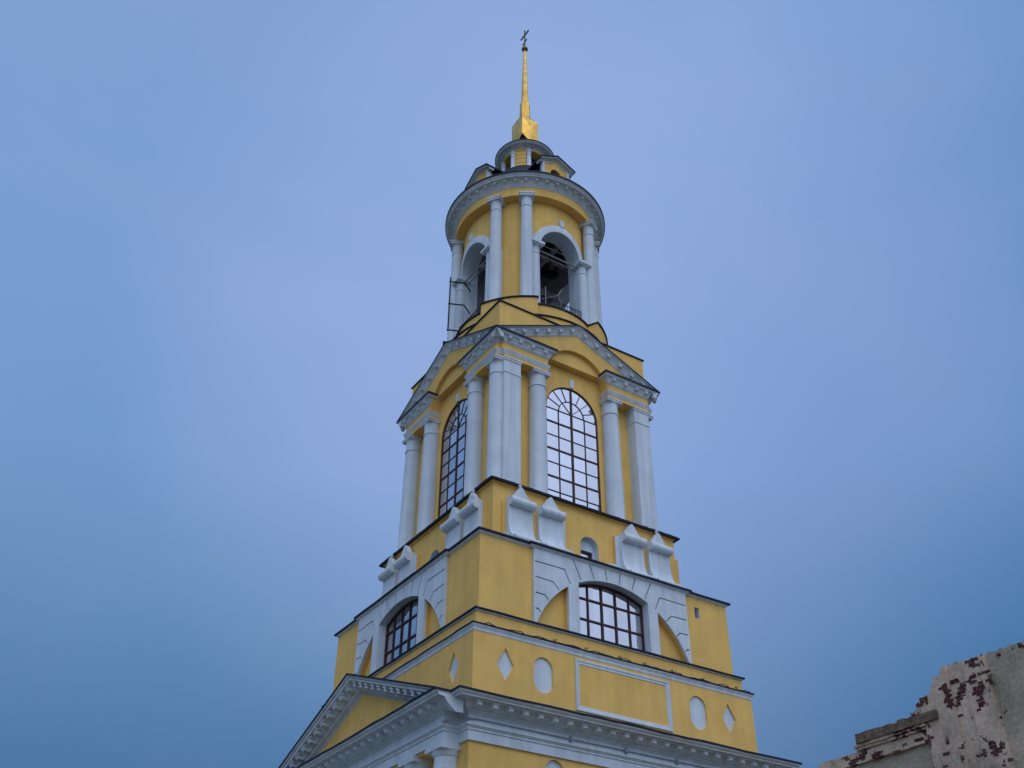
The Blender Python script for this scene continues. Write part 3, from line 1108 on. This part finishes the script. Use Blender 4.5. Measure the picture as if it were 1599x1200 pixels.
# ---- belfry drum: wall with four arches
RW, RI = 3.86, 2.95
AS, AR, AZ0 = 44.25, 1.42, 39.50
ZT = 47.95
hole_u = arch_loop(0, AR, AZ0+.02, AS, 28)
for k in range(4):
    w = MB()
    def th(u):
        return asin(u/RW)
    hole = [(th(u), v) for u, v in hole_u]
    dense = []
    for i in range(len(hole)):
        a_, b_ = hole[i], hole[(i+1) % len(hole)]
        dense.append(a_)
        L = abs(b_[1]-a_[1])+abs(b_[0]-a_[0])*RW
        for q in range(1, int(L/.3)):
            tt = q/int(L/.3)
            dense.append((a_[0]+(b_[0]-a_[0])*tt, a_[1]+(b_[1]-a_[1])*tt))
    q4 = pi/4
    nb_ = 24
    outer = [(-q4+2*q4*i/nb_, AZ0) for i in range(nb_+1)] + [(q4-2*q4*i/nb_, ZT) for i in range(nb_+1)]
    ext = [(-q4+2*q4*i/nb_, AZ0+(ZT-AZ0)*j/20) for i in range(1, nb_) for j in range(1, 20)]
    vs, tr = cdt(outer, [dense], ext)
    w.add([(RW*sin(t), -RW*cos(t), v) for t, v in vs], tr)
    # reveals, parallel sided
    du = [(RW*sin(t), v) for t, v in dense]
    nn = len(du)
    w.cm = 1
    w.add([(u, -sqrt(RW*RW-u*u), v) for u, v in du]+[(u, -sqrt(RI*RI-u*u), v) for u, v in du], [(i, (i+1) % nn, nn+(i+1) % nn, nn+i) for i in range(nn)])
    # inner face
    w.cm = 2
    vs2, tr2 = cdt(outer, [[(asin(u/RI), v) for u, v in du]], ext)
    w.add([(RI*sin(t), -RI*cos(t), v) for t, v in vs2], tr2)
    wo = w.build('belfry_wall', [YEL, WHI, BRICKIN], T, smooth=25)
    wo.rotation_euler.z = -k*pi/2
    # white archivolt and jambs
    a = MB()
    arr = [(u, v, uo, vo) for (u, v), (uo, vo) in zip(arc(0, AS, AR-.01, 0, 180, 36), arc(0, AS, AR+.47, 0, 180, 36))]
    vs, fs = [], []
    for u, v, uo, vo in arr:
        for (x_, z_, r_) in ((u, v, RW-.02), (u, v, RW+.13), (uo-.05*(uo/(AR+.47)), vo-.05*((vo-AS)/(AR+.47)), RW+.15), (uo, vo, RW+.12), (uo, vo, RW-.02)):
            vs.append((x_, -sqrt(r_*r_-x_*x_), z_))
    for i in range(36):
        for q in range(4):
            fs.append((i*5+q, (i+1)*5+q, (i+1)*5+q+1, i*5+q+1))
    a.add(vs, fs)
    a.build('archivolt', WHI, wo, smooth=35)
    ks = MB()
    ks.prism([(-.11, 46.16), (.11, 46.16), (.15, 46.66), (-.15, 46.66)], lambda a_, b_, h: (a_, -h, b_), 3.7, 4.03)
    ks.build('keystone', WHI, wo)
    for s in (-1, 1):
        m = MB()
        uc = s*1.70
        m.lathe([(.31, 39.55), (.31, 39.62), (.30, 39.75), (.30, 41), (.275, 43.35), (.275, 43.38), (.305, 43.39), (.305, 43.44), (.275, 43.45), (.275, 43.92), (.31, 43.98)], 24, uc, -3.56)
        jc = m.build('arch_column', WHI, wo, smooth=40)
        m = MB()
        m.fbox(uc-.42, uc+.42, 2.98, 4.02, 44.06, 44.24)
        m.fbox(uc-.36, uc+.36, 3.0, 3.95, 43.98, 44.058)
        m.build('impost', WHI, jc)
        m = MB()   # pilaster strip behind the small column, up to the impost
        m.fbox(min(s*1.425, s*2.28), max(s*1.425, s*2.28), 3.0, 3.56, 39.5, 43.98)
        m.build('jamb_strip', WHI, wo)
    # railing in the opening
    r = MB()
    ys = -3.75
    for z in (39.72, 40.36):
        r.tube([(-1.4, ys, z), (1.4, ys, z)], .022, 6)
    for i in range(15):
        u = -1.35+2.7*i/14
        r.tube([(u, ys, 39.55), (u, ys, 40.36)], .013, 5)
    for i in range(14):
        u = -1.35+2.7*(i+.5)/14
        r.tube([(u+.085*cos(radians(t)), ys, 40.22+.085*sin(radians(t))) for t in range(0, 361, 45)], .010, 4)
    r.build('railing', IRON, wo)
    # tie beams at the springing
    tb = MB()
    tb.tube([(-1.6, -3.55, 43.92), (1.6, -3.55, 43.92)], .05, 6)
    tb.tube([(-1.6, -3.35, 43.80), (1.6, -3.35, 43.80)], .04, 6)
    tb.tube([(-1.5, -3.3, 44.75), (1.5, -3.3, 44.75)], .02, 6)
    tb.build('tie_rod', WOOD, wo)

# tall columns in pairs on the diagonals
for q in range(4):
    for s in (-1, 1):
        t = radians(45+90*q+s*12.6)
        m = MB()
        m.lathe([(.44, 39.5), (.44, 39.60), (.40, 39.70), (.385, 39.75), (.37, 39.85), (.37, 41.5), (.335, 46.78), (.335, 46.80), (.37, 46.815), (.37, 46.87), (.335, 46.885), (.335, 47.5), (.36, 47.55)], 32, 4.27*cos(t), 4.27*sin(t))
        co = m.build('tall_column', WHI, T, smooth=40)
        m = MB()
        R = Matrix.Rotation(t+pi/2, 4, 'Z')
        for (hw, z0_, z1_) in ((.43, 47.55, 47.69), (.47, 47.69, 47.81)):
            vs = [tuple(R @ Vector((a_, b_, z))) for z in (z0_, z1_) for a_, b_ in ((-hw, -4.27-hw), (hw, -4.27-hw), (hw, -4.27+hw), (-hw, -4.27+hw))]
            m.add(vs, [(0, 3, 2, 1), (4, 5, 6, 7), (0, 1, 5, 4), (1, 2, 6, 5), (2, 3, 7, 6), (3, 0, 4, 7)])
        m.build('capital', WHI, co)
# frieze ring, round cornice
m = MB()
m.lathe([(3.7, 47.812), (4.42, 47.812), (4.42, 48.44), (3.7, 48.44), (3.7, 47.812)], 128)
m.build('belfry_frieze', YEL, T, smooth=30)
m = MB()
m.lathe([(3.7, 48.442), (4.45, 48.442), (4.455, 48.50), (4.50, 48.52), (4.52, 48.57), (4.56, 48.60), (4.70, 48.84), (4.92, 48.90), (4.93, 48.885), (4.95, 48.885), (4.96, 48.93), (5.03, 49.0), (5.09, 49.075), (3.7, 49.075)], 144)
rc = m.build('round_cornice', WHI, T, smooth=30)
for i in range(46):
    t = 2*pi*(i+.3)/46
    add_mod(MOD_R, (4.58*cos(t), 4.58*sin(t), 48.875), t, rc, .28)
m = MB()
m.lathe([(3.5, 49.2), (5.10, 49.077), (5.135, 49.08), (5.135, 49.195), (5.02, 49.21)], 144)
m.lathe([(5.02, 49.21), (4.7, 49.5), (4.3, 49.95), (3.8, 50.5), (3.3, 51.1), (2.75, 51.75), (2.3, 52.3), (1.98, 52.75), (1.92, 53.1), (1.92, 53.14), (1.2, 53.16)], 72)
dome = m.build('dome_roof', ROOF, T, smooth=30)
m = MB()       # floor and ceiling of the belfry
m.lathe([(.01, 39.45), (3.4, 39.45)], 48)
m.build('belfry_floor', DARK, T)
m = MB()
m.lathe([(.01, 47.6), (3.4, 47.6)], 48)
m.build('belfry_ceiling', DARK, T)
m = MB()       # bell frame inside
m.box(-2.9, 2.9, .35, .60, 44.9, 45.2)
m.box(-2.9, 2.9, -.95, -.70, 46.4, 46.7)
m.box(-.9, -.65, -2.9, 2.9, 46.72, 47.0)
m.box(1.1, 1.35, -2.9, 2.9, 46.72, 47.0)
m.tube([(-2.6, 1.6, 39.5), (.3, .45, 45.0)], .11, 6)
m.tube([(2.6, 1.6, 39.5), (.3, .45, 45.0)], .11, 6)
m.build('bell_frame', BRICKIN, T)
m = MB()  # box added inside to block the sky seen through the far arch
m.box(.9, 2.3, -.9, 1.3, 39.46, 41.3)
m.build('sky_blocker', BRICKIN, T)

# dormers on the dome
for k in range(4):
    d = empty('dormer', parent=T)
    d.rotation_euler.z = -k*pi/2
    m = MB()
    hole = arch_loop(0, .38, 50.75, 51.18, 14)
    m.plate([(-1.0, 50.4), (1.0, 50.4), (1.0, 52.0), (0, 52.45), (-1.0, 52.0)], [hole], 3.2, 3.5)
    m.cm = 2
    m.fbox(-1.0, -.985, 1.6, 3.45, 50.4, 51.93)
    m.fbox(.985, 1.0, 1.6, 3.45, 50.4, 51.93)
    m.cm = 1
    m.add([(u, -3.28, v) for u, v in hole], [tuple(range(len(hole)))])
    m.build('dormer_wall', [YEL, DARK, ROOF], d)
    m = MB()
    for s in (-1, 1):
        m.fbox(min(s*.86, s*1.02), max(s*.86, s*1.02), 3.3, 3.54, 50.4, 51.93)
        m.tube([(s*.2, -3.52, 52.02), (s*.75, -3.52, 51.78)], .03, 5)
    rake(m, 1.26, 51.90, 52.54, [(3.2, -.05), (3.78, -.05), (3.78, -.12), (3.56, -.16), (3.5, -.24), (3.2, -.24)])
    m.build('dormer_trim', WHI, d)
    m = MB()
    rake(m, 1.33, 51.89, 52.58, [(1.2, .02), (3.84, .02), (3.84, -.075), (1.2, -.075)])
    m.build('dormer_roof', ROOF, d)

# ---- lantern
LN = empty('lantern', parent=T)
LZ0, LZ1 = 53.10, 55.02
for q in range(4):
    m = MB()
    t = radians(45+90*q)
    h = radians(14.5)
    zs = [LZ0+(LZ1-LZ0)*i/5 for i in range(6)]
    for i in range(5):
        m.lathe([(.9, zs[i]+.012), (1.46, zs[i]+.012), (1.48, zs[i]+.035), (1.48, zs[i+1]-.035), (1.46, zs[i+1]-.012), (.9, zs[i+1]-.012)], 8, a0=t-h, a1=t+h)
    m.lathe([(.9, LZ0), (1.455, LZ0), (1.455, LZ1), (.9, LZ1)], 8, a0=t-h*.98, a1=t+h*.98)
    m.build('lantern_pier', YEL, LN, smooth=30)
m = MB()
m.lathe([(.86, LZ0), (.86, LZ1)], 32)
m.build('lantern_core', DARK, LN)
for q in range(4):
    for s in (-1, 1):
        t = radians(45+90*q+s*21.5)
        m = MB()
        m.lathe([(.20, LZ0), (.20, LZ0+.06), (.17, LZ0+.1), (.155, LZ0+1.45), (.18, LZ0+1.46), (.18, LZ0+1.49), (.155, LZ0+1.50), (.155, LZ0+1.74), (.20, LZ0+1.78), (.20, LZ1)], 20, 1.44*cos(t), 1.44*sin(t))
        m.build('lantern_column', WHI, LN, smooth=40)
m = MB()
m.lathe([(.9, LZ1+.002), (1.50, LZ1+.002), (1.50, LZ1+.14), (.9, LZ1+.14)], 72)
m.build('lantern_frieze', YEL, LN, smooth=30)
m = MB()
m.lathe([(.9, LZ1+.142), (1.53, LZ1+.142), (1.55, LZ1+.19), (1.60, LZ1+.21), (1.62, LZ1+.30), (1.90, LZ1+.32), (1.95, LZ1+.37), (2.02, LZ1+.43), (.9, LZ1+.43)], 96)
lc = m.build('lantern_cornice', WHI, LN, smooth=30)
for i in range(24):
    t = 2*pi*i/24
    add_mod(MOD_L, (1.63*cos(t), 1.63*sin(t), LZ1+.305), t, lc, .16)
m = MB()
m.lathe([(.9, LZ1+.49), (2.02, LZ1+.435), (2.05, LZ1+.44), (2.05, LZ1+.50), (1.6, LZ1+.85), (1.1, LZ1+1.25), (.84, LZ1+1.60), (.75, LZ1+2.0), (.1, LZ1+2.0)], 96)
m.build('lantern_roof', ROOF, LN, smooth=25)

# ---- gilded spire
S = empty('spire', parent=T)
m = MB()
h = .655
z0, zc, z1 = 57.02, 57.40, 59.30
for k in range(4):
    R = Matrix.Rotation(-k*pi/2, 4, 'Z')
    def f(u, w_, v):
        return tuple(R @ Vector((u, -w_, v)))
    zm = (zc+z1)/2-.05
    P = [f(-h, h, zc), f(0, h-.01, zc-.42), f(h, h, zc), f(h, h-.0, zm-.1), f(h, h, z1), f(0, h-.015, z1), f(-h, h, z1), f(-h, h, zm-.1), f(0, h+.075, zm-.12)]
    m.add(P, [(i, (i+1) % 8, 8) for i in range(8)])
m.add([(-h, -h, z1), (h, -h, z1), (h, h, z1), (-h, h, z1), (0, 0, z1+.25)], [(0, 1, 4), (1, 2, 4), (2, 3, 4), (3, 0, 4)])
m.build('spire_pedestal', GOLD, S)
m = MB()
m.lathe([(.62, 56.6), (.60, 57.6), (.3, 57.9)], 16)
m.build('pedestal_core', RUST, S)
m = MB()
for k in range(1):
    m.lathe([(.50, z1+.0), (.405, z1+.30), (.385, 60.0), (.36, 61.38), (.30, 61.48), (.30, 61.55), (.262, 61.60), (.105, 67.25), (.10, 67.50)], 8, a0=radians(22.5), a1=radians(22.5)+2*pi)
for z in (62.6, 63.7, 64.8, 65.9):
    r0 = .262+(.105-.262)*(z-61.6)/(67.25-61.6)
    m.lathe([(r0, z-.012), (r0+.012, z), (r0, z+.012)], 8, a0=radians(22.5), a1=radians(22.5)+2*pi)
m.build('spire_needle', GOLD, S)
m = MB()
m.lathe([(.001, 67.49)]+[(.235*sin(radians(t)), 67.73-.235*cos(radians(t))) for t in range(12, 170, 12)]+[(.001, 67.965)], 24)
m.build('spire_ball', GDIM, S, smooth=60)
m = MB()
m.box(-.035, .035, -.045, .045, 67.9, 69.98)
m.box(-.042, .042, -.52, .52, 69.36, 69.47)
m.prism([(-.27, 68.70), (-.27, 68.62), (.27, 68.42), (.27, 68.50)], lambda a_, b_, hh: (hh, a_, b_), -.034, .034)
m.lathe([(.09, 67.92), (.10, 68.0), (.05, 68.12), (.04, 68.2)], 12)
m.build('cross', GDIM, S)

# ---- modillions: the hundred that show largest one by one, the rest as one part
def visible_size(mesh, loc, ang, size):
    d = loc-CAMP
    x_, y_, z_ = d.dot(_r2), d.dot(_u2), d.dot(_f)
    if z_ < 1:
        return 0
    px, py = 799.5+FPX*x_/z_, 600-FPX*y_/z_
    if not (-20 < px < 1620 and -20 < py < 1220):
        return 0
    nrm = Vector((cos(ang), sin(ang), 0))
    fcg = -d.normalized().dot(nrm)
    if fcg < 0.12:
        return 0
    return (size*FPX/z_)*(.3+fcg)
order = sorted(MODS, key=lambda q: -visible_size(q[0], q[1], q[2], q[4]))
rest = MB()
for i, (me, loc, ang, par, size, shear) in enumerate(order):
    Rm = Matrix.Rotation(ang+pi/2, 4, 'Z')
    Sh = Matrix.Identity(4)
    Sh[2][0] = shear
    Mw = Matrix.Translation(loc) @ Rm @ Sh
    if i < 100 and visible_size(me, loc, ang, size) > 0:
        key = (me.name, round(shear, 3))
        if shear != 0:
            if key not in bpy.app.driver_namespace:
                m2 = me.copy()
                m2.transform(Sh)
                bpy.app.driver_namespace[key] = m2.name
            me2 = bpy.data.meshes[bpy.app.driver_namespace[key]]
        else:
            me2 = me
        o = bpy.data.objects.new('modillion', me2)
        COL.objects.link(o)
        o.parent = par
        prot = 0.0
        pp = par
        while pp is not None:
            prot += pp.rotation_euler.z
            pp = pp.parent
        o.matrix_local = Matrix.Rotation(-prot, 4, 'Z') @ Matrix.Translation(loc) @ Rm
    else:
        rest.add([tuple(Mw @ v.co) for v in me.vertices], [tuple(p_.vertices) for p_ in me.polygons])
ro = rest.build('modillion', WHI, T)
ro['kind'] = 'stuff'

# ------------------------------------------------------------------ things on the tower
# bells
def bell(loc, r, label):
    o = empty('bell', loc)
    tag(o, label, 'bell')
    m = MB()
    prof = [(.05, r*1.75), (.30, r*1.70), (.42, r*1.55), (.50, r*1.2), (.58, r*.75), (.72, r*.35), (.92, r*.08), (1.0, 0), (.93, -.01), (.80, r*.15), (.6, r*.5), (.45, r*1.2), (.2, r*1.5), (.02, r*1.52)]
    m.lathe([(a_*r, b_) for a_, b_ in prof], 32)
    m.build('bell_body', BRONZE, o, smooth=40)
    m = MB()
    m.tube([(0, 0, r*1.4), (0, 0, r*.1)], [.02, .035], 8)
    m.lathe([(.001, -.05)]+[(.09*sin(radians(t)), .03-.09*cos(radians(t))) for t in range(20, 161, 20)]+[(.001, .12)], 12)
    m.build('clapper', IRON, o)
    m = MB()
    m.tube([(0, 0, r*1.7), (0, 0, r*1.7+.6)], .05, 8)
    m.box(-.12, .12, -.04, .04, r*1.7, r*1.7+.18)
    m.build('hanger', IRON, o)
bell((.42, -2.15, 43.95), .46, 'dark bronze bell hanging behind the right belfry arch')
bell((-1.5, .55, 44.6), .42, 'dark bronze bell deep behind the left belfry arch')

# black steel bracket outside the left arch
o = empty('wall_bracket', (-4.6, 1.2, 39.7))
tag(o, 'black steel bracket frame standing outside the left belfry arch', 'bracket')
m = MB()
m.tube([(0, 0, -.05), (0, 0, 4.05)], .045, 8)
m.build('upright', IRON, o)
for z in (3.72, 2.0, .02):
    m = MB()
    m.tube([(-.06, .03, z), (.8, -.345, z), (1.45, .06, z-.05)], .045, 8)
    m.build('arm', IRON, o)

# aerial in the right arch
o = empty('aerial', (0, -3.95, 39.55))
tag(o, 'thin grey aerial with a boom above the railing of the right arch', 'aerial')
m = MB()
m.tube([(-1.25, 0, .0), (-1.25, 0, 1.35)], .028, 6)
m.build('mast', ALU, o)
m = MB()
m.tube([(-1.5, .05, .35), (-.35, .05, 1.15)], .022, 6)
m.tube([(-.35, .05, 1.15), (-.05, .05, 1.75)], .03, 6)
m.tube([(-.35, .05, 1.15), (-.12, .05, .55)], .026, 6)
m.tube([(-1.0, -.15, .70), (-1.0, .25, .70)], .012, 5)
m.tube([(-.75, -.15, .87), (-.75, .25, .87)], .012, 5)
m.build('boom', ALU, o)

# floodlight cable along the attic ledge
m = MB()
pts = []
x = -6.9
i = 0
while x < 7.4:
    pts.append((x, -7.40-.05*sin(i*1.7), 18.145+.035*sin(i*1.1)+random.uniform(-.015, .02)))
    x += random.uniform(.16, .30)
    i += 1
m.tube(pts, .020, 5)
for xx in (-3.6, -2.0, -.25, 1.1, 2.6, 4.4, 6.4):
    m.tube([(xx, -7.38, 18.12), (xx+.03, -7.42, 18.24), (xx+.12, -7.40, 18.17), (xx+.16, -7.43, 18.26)], .022, 5)
tag(m.build('lighting_cable', IRON), 'black cable with clips sagging along the attic ledge above the framed panel', 'cable')
# white conduit on the frieze of the main entablature
m = MB()
zz = 14.02
m.tube([(-7.3, -7.72, 14.20), (-2.6, -7.72, 14.19), (2.4, -7.72, 14.20), (7.4, -7.72, 14.19)], .022, 6)
m.tube([(-8.38, -6.98, 14.10), (-7.74, -7.74, 14.16), (-7.3, -7.72, 14.20)], .035, 6)
for xx in (-3.05, -.35, 2.3, 5.0):
    m.tube([(xx, -7.72, 14.32), (xx, -7.74, 13.96)], .03, 6)
    m.box(xx-.07, xx+.07, -7.78, -7.70, 14.12, 14.26)
tag(m.build('conduit_pipe', GREY), 'thin grey conduit with junction boxes along the white front frieze', 'conduit')
# string of small lamps on the ledge of the arched windows
m = MB()
for k in (0, 1):
    R = Matrix.Rotation(-k*pi/2, 4, 'Z')
    pts = []
    for i in range(44):
        pts.append(tuple(R @ Vector((-5.45+10.9*i/43, -5.60, 26.25+random.uniform(-.012, .02)))))
    m.tube(pts, .022, 5)
tag(m.build('lamp_string', IRON), 'black lamp cable lying on the ledge under the arched windows', 'cable')

# ------------------------------------------------------------------ ruined building to the right
RB = empty('ruined_building', (0, -21, 0))
tag(RB, 'old building with flaking plaster over red brick and a crumbling stepped wall top', 'building')
def rmap(y_, w_, z_):          # wall facing -X: w_ is how far it stands out to -X
    return (-w_, y_+21, z_)
def ragged(pts, amp=.06, step=.10):
    o_ = []
    for i in range(len(pts)-1):
        a_, b_ = Vector(pts[i]), Vector(pts[i+1])
        n_ = max(1, int((b_-a_).length/step))
        for q in range(n_):
            p_ = a_+(b_-a_)*q/n_
            o_.append((p_.x+random.uniform(-amp, amp)*.6, p_.y+random.uniform(-amp, amp)*.7))
    o_.append(pts[-1])
    return o_
top = [(-17.19, 11.50), (-17.63, 11.50), (-18.19, 11.52), (-18.79, 11.52), (-18.86, 11.70), (-20.96, 11.75), (-20.98, 12.15), (-21.21, 12.16), (-21.21, 12.36), (-21.44, 12.38), (-21.49, 12.47), (-21.93, 12.48),
       (-21.94, 12.64), (-22.04, 12.65), (-22.09, 12.90), (-22.40, 12.88), (-22.43, 13.10), (-22.91, 13.13), (-23.14, 13.11), (-23.23, 13.03), (-23.94, 13.06), (-24.42, 13.04), (-25.2, 13.06), (-27.0, 13.1), (-30.5, 13.05)]
m = MB()
m.plate([(-30.5, 0), (-17.19, 0)] + ragged(top), [], -.75, 0.0, rmap)
m.build('wall', RUIN, RB)
m = MB()       # broken corner pier, two raised strips
pt = [(-21.52, 0), (-21.52, 12.42)] + ragged([(-21.52, 12.42), (-21.93, 12.44), (-21.96, 12.62), (-22.06, 12.64), (-22.10, 12.86), (-22.40, 12.86), (-22.44, 13.08), (-22.62, 13.09)], .02, .1)[1:] + [(-22.62, 0)]
m.plate(pt[::-1], [], .0, .16, rmap)
pt = [(-23.18, 0), (-23.18, 13.02)] + ragged([(-23.18, 13.02), (-23.9, 13.03)], .02, .1)[1:] + [(-23.95, 0)]
m.plate(pt[::-1], [], .0, .16, rmap)
m.plate([(-23.18, 0), (-22.62, 0), (-22.62, 13.06), (-23.18, 13.04)], [], .0, .07, rmap)
m.build('pier', PIER, RB)
m = MB()
def band(y0, y1, z0_, z1_, w_, mb=None):
    mb = mb or m
    n_ = int(abs(y1-y0)/.35)+1
    for i in range(n_):
        a_ = y0+(y1-y0)*i/n_
        b_ = y0+(y1-y0)*(i+1)/n_
        j = random.uniform(-.012, .012)
        mb.box(-w_-j, .02, min(a_, b_)+21+.003, max(a_, b_)+21-.003, z0_+random.uniform(-.012, .006), z1_+random.uniform(-.008, .012))
band(-21.45, -17.15, 11.14, 11.22, .12)
band(-21.50, -17.18, 11.225, 11.50, .07)
band(-21.50, -18.85, 11.50, 11.58, .16)
band(-21.55, -18.80, 11.585, 11.66, .22)
m.build('wall_cornice', PIER, RB)
m2 = MB()       # patches where the bricks lie bare
PATCH = [(-22.71, 12.57, 0.20, 0.06), (-22.49, 12.43, 0.07, 0.15), (-22.55, 12.13, 0.07, 0.24), (-22.81, 12.22, 0.17, 0.04), (-22.97, 12.29, 0.06, 0.12), (-22.58, 11.92, 0.07, 0.04),
         (-23.64, 12.50, 0.41, 0.05), (-23.45, 12.41, 0.11, 0.09), (-23.76, 12.22, 0.23, 0.08), (-23.55, 12.06, 0.17, 0.14), (-23.50, 11.84, 0.11, 0.07), (-23.56, 11.63, 0.12, 0.11),
         (-23.69, 12.77, 0.07, 0.05), (-23.56, 12.95, 0.25, 0.05), (-24.38, 12.91, 0.14, 0.04), (-21.69, 12.29, 0.12, 0.12), (-21.17, 12.00, 0.10, 0.09), (-21.15, 11.29, 0.17, 0.05),
         (-20.30, 11.14, 0.18, 0.05), (-19.51, 11.18, 0.12, 0.09), (-23.79, 10.47, 0.11, 0.04), (-23.55, 10.30, 0.11, 0.08), (-23.89, 10.04, 0.13, 0.05), (-21.93, 10.33, 0.13, 0.04),
         (-22.05, 10.66, 0.10, 0.04), (-22.68, 11.59, 0.08, 0.04), (-23.50, 10.65, 0.05, 0.07), (-24.9, 10.3, .18, .07), (-25.3, 11.6, .1, .05)]
for (yc, zc_, hy, hz) in PATCH:
    base = .16 if (-22.62 < yc < -21.52 or -23.95 < yc < -23.18) else (.07 if -23.18 < yc < -22.6 else (.12 if -21.5 < yc < -19 and 11.1 < zc_ < 11.6 else 0))
    rows = max(1, round(2*hz/.07))
    for r_ in range(rows):
        zz_ = zc_-hz+2*hz*(r_+.5)/rows
        yy_ = yc-hy*random.uniform(.6, 1.25)
        while yy_ < yc+hy*random.uniform(.6, 1.2):
            L_ = random.choice((.05, .08, .11, .2))*random.uniform(.6, 1.05)
            if random.random() < .76:
                q_ = base+random.uniform(.004, .022)
                m2.box(-q_, -base+.03, yy_+21, yy_+L_+21, zz_-.034+random.uniform(-.012, .006), zz_+.034+random.uniform(-.006, .012))
            yy_ += L_+.013
m2.build('bare_brick', BRK, RB)
m = MB()
yy = -22.05
while yy < -18.98:
    L_ = random.uniform(.16, .30)
    j = random.uniform(-.03, .02)
    m.box(-.29-j, .02, yy+21+.004, min(yy+L_, -18.98)+21, 11.665, 11.80+random.uniform(-.01, .01))
    j = random.uniform(-.04, .02)
    m.box(-.27-j, .02, yy+21, min(yy+L_, -18.98)+21-.006, 11.806, 11.95+random.uniform(-.035, .03))
    yy += L_
m.build('coping', TILE, RB)
m = MB()
m.box(.70, 12, -9.4, 3.75, 0, 11.3)
m.build('building_body', RUIN, RB)
m = MB()
m.prism([(.5, 11.25), (12.3, 11.25), (6.4, 12.0)], lambda a_, b_, hh: (a_, hh, b_), -9.5, 3.80)
m.build('roof', TILE, RB)
